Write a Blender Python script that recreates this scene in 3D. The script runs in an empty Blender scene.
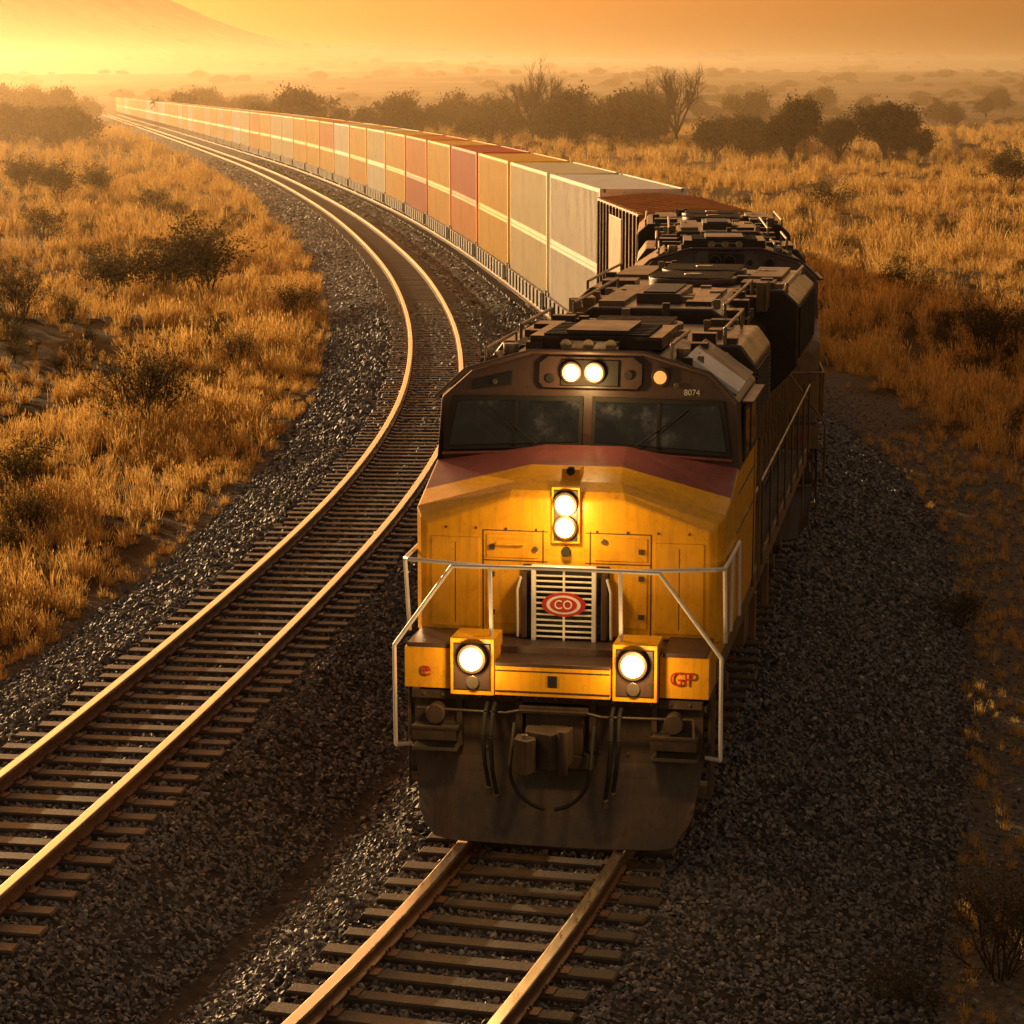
import bpy, bmesh, math, random
import numpy as np
from mathutils import Vector, Matrix
rng = np.random.default_rng(7)
random.seed(7)
scene = bpy.context.scene
COL = scene.collection

# ------------------------------------------------------------------ materials
def newmat(name):
    m = bpy.data.materials.new(name); m.use_nodes = True
    nt = m.node_tree
    b = nt.nodes.get('Principled BSDF')
    return m, nt, b
def N(nt, t, **kw):
    n = nt.nodes.new(t)
    for k, v in kw.items():
        setattr(n, k, v)
    return n
def noise(nt, scale, detail=4, rough=.55, coord='Object', stretch=None):
    tc = N(nt, 'ShaderNodeTexCoord')
    n = N(nt, 'ShaderNodeTexNoise'); n.inputs['Scale'].default_value = scale
    n.inputs['Detail'].default_value = detail; n.inputs['Roughness'].default_value = rough
    if stretch:
        mp = N(nt, 'ShaderNodeMapping'); mp.inputs['Scale'].default_value = stretch
        nt.links.new(tc.outputs[coord], mp.inputs[0]); nt.links.new(mp.outputs[0], n.inputs['Vector'])
    else:
        nt.links.new(tc.outputs[coord], n.inputs['Vector'])
    return n
def ramp(nt, src, stops):
    r = N(nt, 'ShaderNodeValToRGB')
    els = r.color_ramp.elements
    while len(els) > 1: els.remove(els[0])
    els[0].position = stops[0][0]; els[0].color = (*stops[0][1], 1)
    for p, c in stops[1:]:
        e = els.new(p); e.color = (*c, 1)
    nt.links.new(src, r.inputs[0])
    return r
def mixc(nt, a, b, f, mode='MIX'):
    m = N(nt, 'ShaderNodeMix', data_type='RGBA', blend_type=mode)
    for sock, v in ((m.inputs[6], a), (m.inputs[7], b), (m.inputs[0], f)):
        if isinstance(v, (tuple, list)): sock.default_value = (*v, 1) if len(v) == 3 else v
        elif isinstance(v, (int, float)): sock.default_value = v
        else: nt.links.new(v, sock)
    return m.outputs[2]
def bump(nt, b, h, strength=.3, dist=.02):
    bp = N(nt, 'ShaderNodeBump'); bp.inputs['Strength'].default_value = strength
    bp.inputs['Distance'].default_value = dist
    nt.links.new(h, bp.inputs['Height']); nt.links.new(bp.outputs[0], b.inputs['Normal'])
def paint(name, col, rough=.45, dirt=.6, dirtcol=(.05, .035, .02), metal=0.0, scale=1.0):
    m, nt, b = newmat(name)
    n1 = noise(nt, 2.2*scale, 6, .65)
    n2 = noise(nt, 3.0*scale, 4, .7, stretch=(6, 6, .5))
    n3 = noise(nt, 14*scale, 3, .7)
    r1 = ramp(nt, n1.outputs[0], [(.42, (0, 0, 0)), (.75, (1, 1, 1))])
    r2 = ramp(nt, n2.outputs[0], [(.48, (0, 0, 0)), (.8, (1, 1, 1))])
    r3 = ramp(nt, n3.outputs[0], [(.60, (0, 0, 0)), (.66, (1, 1, 1))])
    mx = mixc(nt, r1.outputs[0], r2.outputs[0], 1.0, 'ADD')
    f = N(nt, 'ShaderNodeMath', operation='MULTIPLY'); f.inputs[1].default_value = dirt
    f.use_clamp = True
    nt.links.new(mx, f.inputs[0])
    c = mixc(nt, col, dirtcol, f.outputs[0])
    f2 = N(nt, 'ShaderNodeMath', operation='MULTIPLY'); f2.inputs[1].default_value = min(1, dirt*.9)
    nt.links.new(r3.outputs[0], f2.inputs[0])
    c2 = mixc(nt, c, tuple(x*.45 for x in col), f2.outputs[0])
    nt.links.new(c2, b.inputs['Base Color'])
    rr = ramp(nt, n1.outputs[0], [(.3, (rough*.8,)*3), (.8, (min(1, rough*1.5),)*3)])
    nt.links.new(rr.outputs[0], b.inputs['Roughness'])
    b.inputs['Metallic'].default_value = metal
    bump(nt, b, n1.outputs[0], .2, .02)
    return m
def emis(name, col, s):
    m, nt, b = newmat(name)
    b.inputs['Base Color'].default_value = (.8, .7, .5, 1)
    b.inputs['Emission Color'].default_value = (*col, 1)
    b.inputs['Emission Strength'].default_value = s
    return m
M_YEL = paint('yellow_paint', (.90, .45, .02), .27, .34, (.16, .06, .015))
M_ORG = paint('maroon_paint', (.29, .09, .085), .34, .45)
M_BRN = paint('brown_paint', (.085, .05, .04), .36, .5, (.03, .022, .018))
M_DRK = paint('dark_underframe', (.05, .036, .028), .48, .6, (.13, .075, .04))
M_HOOD = paint('hood_paint', (.050, .034, .025), .28, .5, (.02, .015, .012))
M_TANK = paint('sill_paint', (.22, .13, .06), .4, .6)
M_WHT = paint('white_paint', (.80, .78, .74), .45, .25, (.25, .2, .15))
M_RED = paint('red_paint', (.45, .02, .02), .45, .15)
M_BLK = paint('black_rubber', (.015, .014, .013), .6, .2)
M_STL = paint('worn_steel', (.26, .22, .17), .34, .5, metal=.7)
M_LAMP = emis('lamp_lens', (1, .50, .07), 3.4)
M_CORE = emis('lamp_bulb', (1, .80, .40), 40)
M_AMB = emis('amber_lens', (1, .36, .05), .6)
M_GLS, nt, b = newmat('cab_glass')
b.inputs['Roughness'].default_value = .05
b.inputs['Metallic'].default_value = 0; b.inputs['IOR'].default_value = 1.55
g = noise(nt, 2.2, 5, .7)
r_ = ramp(nt, g.outputs[0], [(.42, (.006, .007, .010)), (.55, (.018, .020, .026)), (.64, (.07, .075, .09)), (.75, (.15, .16, .18))]); nt.links.new(r_.outputs[0], b.inputs['Base Color'])  # pale bluish patches paint reflections into the glass colour
M_RAILH, nt, b = newmat('rail_head_steel')
b.inputs['Base Color'].default_value = (.95, .82, .64, 1); b.inputs['Metallic'].default_value = 1
n = noise(nt, 5, 4, .7, stretch=(3, .4, 1)); r_ = ramp(nt, n.outputs[0], [(.3, (.24,)*3), (.7, (.40,)*3)]); nt.links.new(r_.outputs[0], b.inputs['Roughness'])
M_RAIL = paint('rail_rust', (.17, .075, .035), .5, .4, (.06, .035, .02), .3)
M_TIE, nt, b = newmat('tie_wood')
n = noise(nt, 3, 6, .7, stretch=(1, 1, 1)); r_ = ramp(nt, n.outputs[0], [(.3, (.025, .016, .010)), (.6, (.085, .052, .03)), (.8, (.14, .095, .06))])
nt.links.new(r_.outputs[0], b.inputs['Base Color']); b.inputs['Roughness'].default_value = .6
n2 = noise(nt, 30, 4, .7); bump(nt, b, n2.outputs[0], .6, .02)
# stones
M_STONE, nt, b = newmat('ballast_stone')
ge = N(nt, 'ShaderNodeNewGeometry')
r_ = ramp(nt, ge.outputs['Random Per Island'], [(0, (.05, .043, .042)), (.4, (.115, .103, .10)), (.75, (.18, .165, .16)), (.93, (.20, .13, .09)), (1, (.36, .34, .32))])
nt.links.new(r_.outputs[0], b.inputs['Base Color']); b.inputs['Roughness'].default_value = .6
M_BAL, nt, b = newmat('ballast_bed')
tc = N(nt, 'ShaderNodeTexCoord'); v = N(nt, 'ShaderNodeTexVoronoi'); v.inputs['Scale'].default_value = 9
nt.links.new(tc.outputs['Object'], v.inputs['Vector'])
n = noise(nt, .35, 4)
r_ = ramp(nt, n.outputs[0], [(.35, (.045, .033, .026)), (.65, (.07, .058, .05))])
hs = ramp(nt, v.outputs['Color'], [(0, (.35,)*3), (1, (1.25,)*3)])
c = mixc(nt, r_.outputs[0], hs.outputs[0], 1.0, 'MULTIPLY')
nt.links.new(c, b.inputs['Base Color']); b.inputs['Roughness'].default_value = .95
b.inputs['Specular IOR Level'].default_value = .1
# terrain
M_TER, nt, b = newmat('dry_grassland')
n1 = noise(nt, .035, 6, .6); n2 = noise(nt, .6, 5, .7); n3 = noise(nt, 9, 4, .75); n4 = noise(nt, .006, 5, .65)
ca = ramp(nt, n1.outputs[0], [(.3, (.12, .065, .02)), (.5, (.25, .14, .042)), (.7, (.36, .21, .07))])
cb = ramp(nt, n2.outputs[0], [(.35, (.45, .4, .35)), (.65, (1.1, 1.05, 1))])
cc = mixc(nt, ca.outputs[0], cb.outputs[0], .8, 'MULTIPLY')
cd = ramp(nt, n4.outputs[0], [(.40, (.3, .27, .2)), (.60, (1, 1, 1))])
cc = mixc(nt, cc, cd.outputs[0], .9, 'MULTIPLY')
at = N(nt, 'ShaderNodeAttribute', attribute_name='dirt')
dn = ramp(nt, n3.outputs[0], [(.3, (.08, .06, .045)), (.6, (.19, .145, .10)), (.8, (.28, .22, .16))])
cc = mixc(nt, cc, dn.outputs[0], at.outputs['Fac'])
nt.links.new(cc, b.inputs['Base Color']); b.inputs['Roughness'].default_value = .95
b.inputs['Specular IOR Level'].default_value = .1
bump(nt, b, n3.outputs[0], .9, .08)
def leafmat(name, cols, trans=.4, specular=.2):
    m, nt, b = newmat(name)
    oi = N(nt, 'ShaderNodeObjectInfo'); ge = N(nt, 'ShaderNodeNewGeometry')
    ad = N(nt, 'ShaderNodeMath', operation='ADD'); nt.links.new(oi.outputs['Random'], ad.inputs[0]); nt.links.new(ge.outputs['Random Per Island'], ad.inputs[1])
    fr = N(nt, 'ShaderNodeMath', operation='FRACT'); nt.links.new(ad.outputs[0], fr.inputs[0])
    r_ = ramp(nt, fr.outputs[0], cols)
    df = N(nt, 'ShaderNodeBsdfDiffuse'); nt.links.new(r_.outputs[0], df.inputs[0])
    tr = N(nt, 'ShaderNodeBsdfTranslucent'); nt.links.new(r_.outputs[0], tr.inputs[0])
    ms = N(nt, 'ShaderNodeMixShader'); ms.inputs[0].default_value = trans
    out = nt.nodes.get('Material Output'); nt.nodes.remove(b)
    nt.links.new(df.outputs[0], ms.inputs[1]); nt.links.new(tr.outputs[0], ms.inputs[2]); nt.links.new(ms.outputs[0], out.inputs[0])
    return m
M_GRASS = leafmat('dry_grass_blades', [(0, (.38, .21, .05)), (.5, (.64, .39, .11)), (1, (.82, .57, .22))], .62)
M_LEAF = leafmat('olive_leaves', [(0, (.030, .028, .010)), (.6, (.065, .055, .018)), (1, (.12, .09, .03))], .3)
M_SAGE = leafmat('sage_leaves', [(0, (.06, .045, .02)), (.6, (.12, .09, .035)), (1, (.20, .14, .06))], .35)
M_BARK, nt, b = newmat('bark'); n = noise(nt, 8, 3); r_ = ramp(nt, n.outputs[0], [(.3, (.03, .02, .013)), (.7, (.09, .06, .04))]); nt.links.new(r_.outputs[0], b.inputs['Base Color']); b.inputs['Roughness'].default_value = .9

# ------------------------------------------------------------------ mesh builder
class MB:
    def __init__(s): s.v = []; s.f = []; s.m = []; s.mats = []; s.sm = []
    def mi(s, mat):
        if mat not in s.mats: s.mats.append(mat)
        return s.mats.index(mat)
    def add(s, vs, fs, mat, smooth=False):
        o = len(s.v); s.v += [tuple(x) for x in vs]
        k = s.mi(mat)
        for f in fs: s.f.append(tuple(i+o for i in f)); s.m.append(k); s.sm.append(smooth)
    def box(s, x0, x1, y0, y1, z0, z1, mat):
        vs = [(x, y, z) for z in (z0, z1) for y in (y0, y1) for x in (x0, x1)]
        s.add(vs, [(0, 2, 3, 1), (4, 5, 7, 6), (0, 1, 5, 4), (2, 6, 7, 3), (0, 4, 6, 2), (1, 3, 7, 5)], mat)
    def sbox(s, x0, x1, y0, y1, z0, z1, mat):   # both sides
        s.box(x0, x1, y0, y1, z0, z1, mat); s.box(-x1, -x0, y0, y1, z0, z1, mat)
    def cyl(s, p0, p1, r, mat, n=14, r2=None, caps=True):
        p0 = Vector(p0); p1 = Vector(p1); d = (p1-p0)
        if d.length < 1e-6: return
        d.normalize(); a = d.orthogonal().normalized(); c = d.cross(a)
        r2 = r if r2 is None else r2
        vs = []
        for p, rr in ((p0, r), (p1, r2)):
            for i in range(n):
                t = 2*math.pi*i/n; vs.append(p+a*(rr*math.cos(t))+c*(rr*math.sin(t)))
        fs = [(i, (i+1) % n, n+(i+1) % n, n+i) for i in range(n)]
        s.add(vs, fs, mat, n > 8)
        if caps: s.add(vs, [tuple(range(n))[::-1], tuple(range(n, 2*n))], mat)
    def tube(s, pts, r, mat, n=8):
        for a, b_ in zip(pts[:-1], pts[1:]): s.cyl(a, b_, r, mat, n)
    def loft(s, secs, mat, cap=True, mats=None):
        n = len(secs[0]); vs = [p for q in secs for p in q]
        for j in range(len(secs)-1):
            for i in range(n):
                k = (i+1) % n
                m_ = mats(j, i) if mats else mat
                s.add([vs[j*n+i], vs[j*n+k], vs[(j+1)*n+k], vs[(j+1)*n+i]], [(0, 1, 2, 3)], m_)
        if cap:
            s.add(secs[0], [tuple(range(n))[::-1]], mat); s.add(secs[-1], [tuple(range(n))], mat)
    def fprism(s, pts, d0, d1, mat, fy=lambda z: 0):  # polygon in x,z raised off a front plane
        n = len(pts)
        a = [(x, fy(z)-d1, z) for x, z in pts]; b_ = [(x, fy(z)-d0, z) for x, z in pts]
        s.add(a+b_, [tuple(range(n))]+[(i, n+i, n+(i+1) % n, (i+1) % n) for i in range(n)], mat)
    def mesh(s, name):
        me = bpy.data.meshes.new(name); me.from_pydata(s.v, [], s.f)
        for m in s.mats: me.materials.append(m)
        me.polygons.foreach_set('material_index', s.m); me.polygons.foreach_set('use_smooth', s.sm)
        bm = bmesh.new(); bm.from_mesh(me); bmesh.ops.remove_doubles(bm, verts=bm.verts, dist=.0004)
        bmesh.ops.recalc_face_normals(bm, faces=bm.faces); bm.to_mesh(me); bm.free()
        me.update(); return me
    def obj(s, name, parent=None, bevel=0, link=True):
        o = bpy.data.objects.new(name, s.mesh(name))
        if link: COL.objects.link(o)
        if parent: o.parent = parent
        if bevel:
            b_ = o.modifiers.new('b', 'BEVEL'); b_.width = bevel; b_.segments = 2; b_.limit_method = 'ANGLE'; b_.angle_limit = .6
            b_.harden_normals = False
        return o
def empty(name, loc=(0, 0, 0), rz=0):
    e = bpy.data.objects.new(name, None); COL.objects.link(e); e.location = loc; e.rotation_euler = (0, 0, rz)
    e.empty_display_size = .1
    return e

# ------------------------------------------------------------------ track alignment
YG = np.arange(-60, 1000, .5)
def mk(tab, y0, x0):
    ys, ss = zip(*tab); sl = np.interp(YG, ys, ss)
    k = np.ones(9)/9; sl = np.convolve(np.pad(sl, 4, 'edge'), k, 'valid')
    X = np.concatenate([[0], np.cumsum((sl[1:]+sl[:-1])/2*.5)])
    X += x0-np.interp(y0, YG, X)
    S = np.concatenate([[0], np.cumsum(np.sqrt(1+((sl[1:]+sl[:-1])/2)**2)*.5)])
    return X, sl, S
far = [(112, -.114), (165, -.155), (270, -.195), (500, -.20), (900, -.2), (1000, -.2)]
XL, SL, AL = mk([(-60, .21), (10, .21), (22, .17), (40, .115), (55, .035), (65, -.015), (83, -.066)]+far, 24.4, -5.53)
XM, SM, AM = mk([(-60, .36), (10, .36), (20, .31), (24, .23), (30, .185), (37, .175), (45, .115), (55, .0), (65, -.10), (83, -.10)]+far, 24., .28)
xl = lambda y: np.interp(y, YG, XL)
xm = lambda y: np.interp(y, YG, XM)
def onpath(X, A, s):
    y = np.interp(s, A, YG); return Vector((float(np.interp(y, YG, X)), float(y), 0))

def fbm(x, y, seed=0):
    r = np.random.default_rng(seed); out = 0; a = 1; f = 1
    for i in range(5):
        p = r.uniform(0, 6.28, 4); th = r.uniform(0, 6.28)
        u = x*math.cos(th)+y*math.sin(th); w = -x*math.sin(th)+y*math.cos(th)
        out = out+a*(np.sin(u*f+p[0]+1.3*np.sin(w*f*.7+p[1]))*np.sin(w*f*.9+p[2]+np.sin(u*f*.6+p[3])))
        a *= .55; f *= 1.9
    return out
def terr_z(x, y):
    dl = x-xl(y); dm = x-xm(y)
    out = np.maximum(np.maximum(-dl-3.6, dm-6.0), 0)      # distance outside corridor
    inside = (dl > -3.3) & (dm < 4.1)
    z = -.86+np.minimum(out*.12, 1)*(.35*fbm(x*.11, y*.11, 1)+.0)
    z = z+.05*fbm(x*1.3, y*1.3, 2)*np.clip(out+.3, 0, 1)
    z = z-.35*inside
    z = z+np.clip((y-650)*.0165, 0, 45)*np.clip((x+600)/300+1, .55, 1)
    z = z+np.clip((y-700)/1500, 0, 1)*4*fbm(x*.004, y*.004, 4)
    far_ = np.clip((y-2400)/600, 0, 1)
    z = z+far_*(6*fbm(x*.006, y*.001, 6)+6)
    z = z+118*np.exp(-((x+590)/135)**2-((y-3000)/600)**2)+42*np.exp(-((x+420)/120)**2-((y-3100)/500)**2)
    z = z+12*np.exp(-((x+160)/120)**2-((y-3500)/500)**2)
    return z
def ballast_z(x, y):
    dl = x-xl(y); dm = x-xm(y)
    def prof(d, lt, rt, zt):
        a = np.where(d < 0, (-d-1.62)/(lt-1.62), (d-1.62)/(rt-1.62))
        a = np.clip(a, 0, 1.2)
        return -.235+a*(zt+.235)
    zl = prof(dl, 3.3, 3.2, -.82); zm = prof(dm, 3.0, 4.3, -.86)
    z = np.maximum(zl, zm)
    return z+.02*fbm(x*2.2, y*2.2, 9)*(np.minimum(abs(dl), abs(dm)) > 1.5)

def grid_obj(name, X, Y, Z, mat, attr=None, smooth=True):
    r, c = X.shape
    co = np.stack([X, Y, Z], -1).reshape(-1, 3)
    idx = np.arange(r*c).reshape(r, c)
    f = np.stack([idx[:-1, :-1], idx[:-1, 1:], idx[1:, 1:], idx[1:, :-1]], -1).reshape(-1, 4)
    me = bpy.data.meshes.new(name)
    me.from_pydata(co.tolist(), [], f.tolist()); me.materials.append(mat)
    if smooth: me.polygons.foreach_set('use_smooth', [True]*len(me.polygons))
    if attr is not None:
        a = me.attributes.new('dirt', 'FLOAT', 'POINT'); a.data.foreach_set('value', attr.reshape(-1).astype(np.float32))
    o = bpy.data.objects.new(name, me); COL.objects.link(o); return o
# terrain sheet
ys = np.concatenate([np.arange(-60, 14, 3), np.arange(14, 90, .5), np.arange(90, 200, 1.5), np.arange(200, 800, 8), np.geomspace(800, 7000, 110)])
po = np.concatenate([np.arange(0, 30, .45), np.arange(30, 90, 2.5), np.geomspace(90, 3500, 60)])
off = np.concatenate([-po[::-1][:-1], po])
Yt, Ot = np.meshgrid(ys, off, indexing='ij')
mid = (xl(ys)+xm(ys))/2
Xt = Ot+mid[:, None]
Zt = terr_z(Xt, Yt)
dmt = Xt-xm(Yt); dlt = Xt-xl(Yt)
dirt = np.clip(1-(dmt-6.2-.8*fbm(Yt*.5, Xt*.2, 3))/1.4, 0, 1)*np.clip(1-(-dlt-3.4)/.8, 0, 1)
grid_obj('terrain', Xt, Yt, Zt, M_TER, dirt)
# ballast sheet
yb = np.concatenate([np.arange(-30, 14, 2), np.arange(14, 90, .4), np.arange(90, 200, 1.5), np.arange(200, 960, 6)])
wb = np.linspace(0, 1, 49)
Yb, Wb = np.meshgrid(yb, wb, indexing='ij')
Xb = (xl(Yb)-3.45)*(1-Wb)+(xm(Yb)+4.45)*Wb
grid_obj('ballast_bed', Xb, Yb, ballast_z(Xb, Yb), M_BAL)

# rails
def sweep_rail(name, X, S, offn):
    mb_y = np.concatenate([np.arange(-30, 120, .8), np.arange(120, 960, 5)])
    prof = [(-.085, -.172), (.085, -.172), (.085, -.155), (.018, -.13), (.018, -.055), (.056, -.04), (.056, -.006), (.048, 0), (-.048, 0), (-.056, -.006), (-.056, -.04), (-.018, -.055), (-.018, -.13), (-.085, -.155)]
    n = len(prof); vs = []; fs = []; mi = []
    for y in mb_y:
        x = np.interp(y, YG, X); s = np.interp(y, YG, S); L = math.sqrt(1+s*s)
        nx, ny = 1/L, -s/L
        for u, z in prof: vs.append((x+nx*(offn+u), y+ny*(offn+u), z))
    for j in range(len(mb_y)-1):
        for i in range(n):
            k = (i+1) % n; fs.append((j*n+i, j*n+k, (j+1)*n+k, (j+1)*n+i)); mi.append(1 if i in (6, 7, 8, 5, 9) else 0)
    me = bpy.data.meshes.new(name); me.from_pydata(vs, [], fs); me.materials.append(M_RAIL); me.materials.append(M_RAILH)
    me.polygons.foreach_set('material_index', mi)
    o = bpy.data.objects.new(name, me); COL.objects.link(o); return o
def track(X, S, A, g):
    e = empty('railway_track')
    for k, sg in (('rail_1', -1), ('rail_2', 1)): sweep_rail(k, X, S, sg*g/2).parent = e
    mb = MB(); s = float(np.interp(-20, YG, A))
    smax = float(np.interp(700, YG, A))
    pl = MB()
    while s < smax:
        y = float(np.interp(s, A, YG)); x = float(np.interp(y, YG, X)); sl = float(np.interp(y, YG, S))
        h = math.atan(sl)+random.uniform(-.02, .02); c, sn = math.cos(h), math.sin(h)
        w = .115+random.uniform(-.01, .012); l = 1.36+random.uniform(-.05, .06); zt = -.168+random.uniform(-.012, .0)
        ox = random.uniform(-.04, .04)
        def P(u, v, z): return (x+(u+ox)*c+v*sn, y-(u+ox)*sn+v*c, z)
        b_ = .018
        vs = [P(-l, -w, -.4), P(l, -w, -.4), P(l, w, -.4), P(-l, w, -.4),
              P(-l, -w, zt-b_), P(l, -w, zt-b_), P(l, w, zt-b_), P(-l, w, zt-b_),
              P(-l+b_, -w+b_, zt), P(l-b_, -w+b_, zt), P(l-b_, w-b_, zt), P(-l+b_, w-b_, zt)]
        fs = [(0, 1, 5, 4), (1, 2, 6, 5), (2, 3, 7, 6), (3, 0, 4, 7), (4, 5, 9, 8), (5, 6, 10, 9), (6, 7, 11, 10), (7, 4, 8, 11), (8, 9, 10, 11)]
        mb.add(vs, fs, M_TIE)
        if y < 90:
            for sg in (-1, 1):
                q = sg*g/2-ox
                for a0, a1, z1 in ((-.19, .19, -.158), (-.11, -.085, -.125), (.085, .11, -.125)):
                    for vv in ((-.09, .09),) if z1 < -.15 else ((-.06, -.03), (.03, .06)):
                        vs = [P(q+a, v_, z_) for z_ in (-.19, z1) for v_ in vv for a in (a0, a1)]
                        pl.add(vs, [(4, 5, 7, 6), (0, 1, 5, 4), (2, 6, 7, 3), (0, 4, 6, 2), (1, 3, 7, 5)], M_RAIL)
        s += .52
    def raw(m_, nm):
        me = bpy.data.meshes.new(nm); me.from_pydata(m_.v, [], m_.f)
        for q in m_.mats: me.materials.append(q)
        o = bpy.data.objects.new(nm, me); COL.objects.link(o); o.parent = e
    raw(mb, 'wooden_ties'); raw(pl, 'tie_plates')
track(XL, SL, AL, 1.5)
track(XM, SM, AM, 1.66)

# ------------------------------------------------------------------ instancing
def scatter(name, pts, rots, scls, templates, realize=False):
    me = bpy.data.meshes.new(name); me.from_pydata(np.asarray(pts).tolist(), [], [])
    a = me.attributes.new('rot', 'FLOAT_VECTOR', 'POINT'); a.data.foreach_set('vector', np.asarray(rots, np.float32).ravel())
    a = me.attributes.new('scl', 'FLOAT_VECTOR', 'POINT'); a.data.foreach_set('vector', np.asarray(scls, np.float32).ravel())
    o = bpy.data.objects.new(name, me); COL.objects.link(o)
    c = bpy.data.collections.new(name+'_parts')
    for t in templates: c.objects.link(t)
    ng = bpy.data.node_groups.new(name+'_gn', 'GeometryNodeTree')
    ng.interface.new_socket('Geometry', in_out='INPUT', socket_type='NodeSocketGeometry')
    ng.interface.new_socket('Geometry', in_out='OUTPUT', socket_type='NodeSocketGeometry')
    i = ng.nodes.new('NodeGroupInput'); u = ng.nodes.new('NodeGroupOutput')
    ip = ng.nodes.new('GeometryNodeInstanceOnPoints'); ci = ng.nodes.new('GeometryNodeCollectionInfo')
    ci.inputs['Collection'].default_value = c; ci.inputs['Separate Children'].default_value = True; ci.inputs['Reset Children'].default_value = True
    ip.inputs['Pick Instance'].default_value = True
    ra = ng.nodes.new('GeometryNodeInputNamedAttribute'); ra.data_type = 'FLOAT_VECTOR'; ra.inputs[0].default_value = 'rot'
    sa = ng.nodes.new('GeometryNodeInputNamedAttribute'); sa.data_type = 'FLOAT_VECTOR'; sa.inputs[0].default_value = 'scl'
    ng.links.new(i.outputs[0], ip.inputs['Points']); ng.links.new(ci.outputs[0], ip.inputs['Instance'])
    ng.links.new(ra.outputs[0], ip.inputs['Rotation']); ng.links.new(sa.outputs[0], ip.inputs['Scale'])
    if realize:
        rl = ng.nodes.new('GeometryNodeRealizeInstances'); ng.links.new(ip.outputs[0], rl.inputs[0]); ng.links.new(rl.outputs[0], u.inputs[0])
    else: ng.links.new(ip.outputs[0], u.inputs[0])
    md = o.modifiers.new('gn', 'NODES'); md.node_group = ng
    return o
# stones
def stone(i):
    r = random.Random(i); bm = bmesh.new()
    for k in range(9):
        v = Vector((r.gauss(0, 1), r.gauss(0, 1), r.gauss(0, 1))).normalized()*r.uniform(.85, 1.2); bm.verts.new((v.x*1.15, v.y, v.z*.8))
    bmesh.ops.convex_hull(bm, input=bm.verts)
    me = bpy.data.meshes.new('stone'); bm.to_mesh(me); bm.free(); me.materials.append(M_STONE)
    return bpy.data.objects.new('stone', me)
P = []; SC = []
def infr(x, y, m=2.0): return abs(x) < y*.2175+m
for y0, y1, dens, sz in ((15, 26, 330, .034), (26, 38, 220, .040), (38, 56, 115, .052), (56, 90, 52, .075), (90, 150, 20, .11), (150, 280, 6, .17)):
    A_ = (y1-y0)*16; n = int(A_*dens)
    y = rng.uniform(y0, y1, n); x = xl(y)-3.9+rng.uniform(0, 1, n)*(xm(y)-xl(y)+8.5)
    k = infr(x, y)
    e_ = np.minimum(x-(xl(y)-3.9), xm(y)+4.6-x); k &= rng.uniform(0, 1, n) < np.clip(e_/.6, .08, 1)
    if y0 >= 90: k &= (abs(x-xl(y)) > 1.45) & (x-xm(y) < -1.4)
    x, y = x[k], y[k]
    z = np.maximum(ballast_z(x, y), -.9)-sz*.1
    P.append(np.stack([x, y, z], 1)); s_ = sz*rng.uniform(.6, 1.4, len(x)); q = np.stack([s_]*3, 1)
    if y0 >= 90: q[:, 2] *= .55
    SC.append(q)
# loose stones on the service path
n = 7000; y = rng.uniform(15, 70, n); x = xm(y)+4+rng.exponential(1.1, n)
P.append(np.stack([x, y, terr_z(x, y)+.005], 1)); s_ = rng.uniform(.015, .04, n); SC.append(np.stack([s_]*3, 1))
P = np.concatenate(P); SC = np.concatenate(SC)
pm = rng.permutation(len(P)); P = P[pm]; SC = SC[pm]
scatter('ballast_gravel', P, rng.uniform(-3.1, 3.1, (len(P), 3))*np.where(P[:, 1:2] > 90, [[.05, .05, 1]], 1), SC, [stone(i) for i in range(7)], True)
print('stones', len(P))

# grass tufts
def tuft(seed, nb, h, spread, seedhead=.3):
    r = random.Random(seed); v = []; f = []
    for i in range(nb):
        a = r.uniform(0, 6.283); d = abs(r.gauss(0, spread*.45)); bx, by = d*math.cos(a), d*math.sin(a)
        a2 = a+r.uniform(-.8, .8); lean = r.uniform(.05, .6)*(.5+d/spread); hh = h*r.uniform(.5, 1.1)*(1-.35*min(1, d/spread))
        w = r.uniform(.005, .010); wa = r.uniform(0, 3.14); wx, wy = w*math.cos(wa), w*math.sin(wa)
        o = len(v)
        for t, ww in ((0, 1), (.6, .75)):
            px = bx+math.cos(a2)*lean*hh*t*t; py = by+math.sin(a2)*lean*hh*t*t; pz = hh*t*(1-.15*lean*t)
            v += [(px-wx*ww, py-wy*ww, pz), (px+wx*ww, py+wy*ww, pz)]
        px = bx+math.cos(a2)*lean*hh; py = by+math.sin(a2)*lean*hh
        v.append((px, py, hh*(1-.15*lean)))
        f += [(o, o+1, o+3, o+2), (o+2, o+3, o+4)]
        if r.random() < seedhead:
            o = len(v); q = (px, py, hh)
            v += [(q[0]-.012, q[1], q[2]-.05), (q[0], q[1]+.012, q[2]-.02), (q[0]+.012, q[1], q[2]-.05), (q[0], q[1], q[2]+.05)]
            f += [(o, o+1, o+3), (o+1, o+2, o+3)]
    me = bpy.data.meshes.new('grass_tuft'); me.from_pydata(v, [], f); me.materials.append(M_GRASS)
    return bpy.data.objects.new('grass_tuft', me)
tufts = [tuft(i, 52, random.uniform(.5, .8), .24) for i in range(6)]
P = []; SC = []
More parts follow.
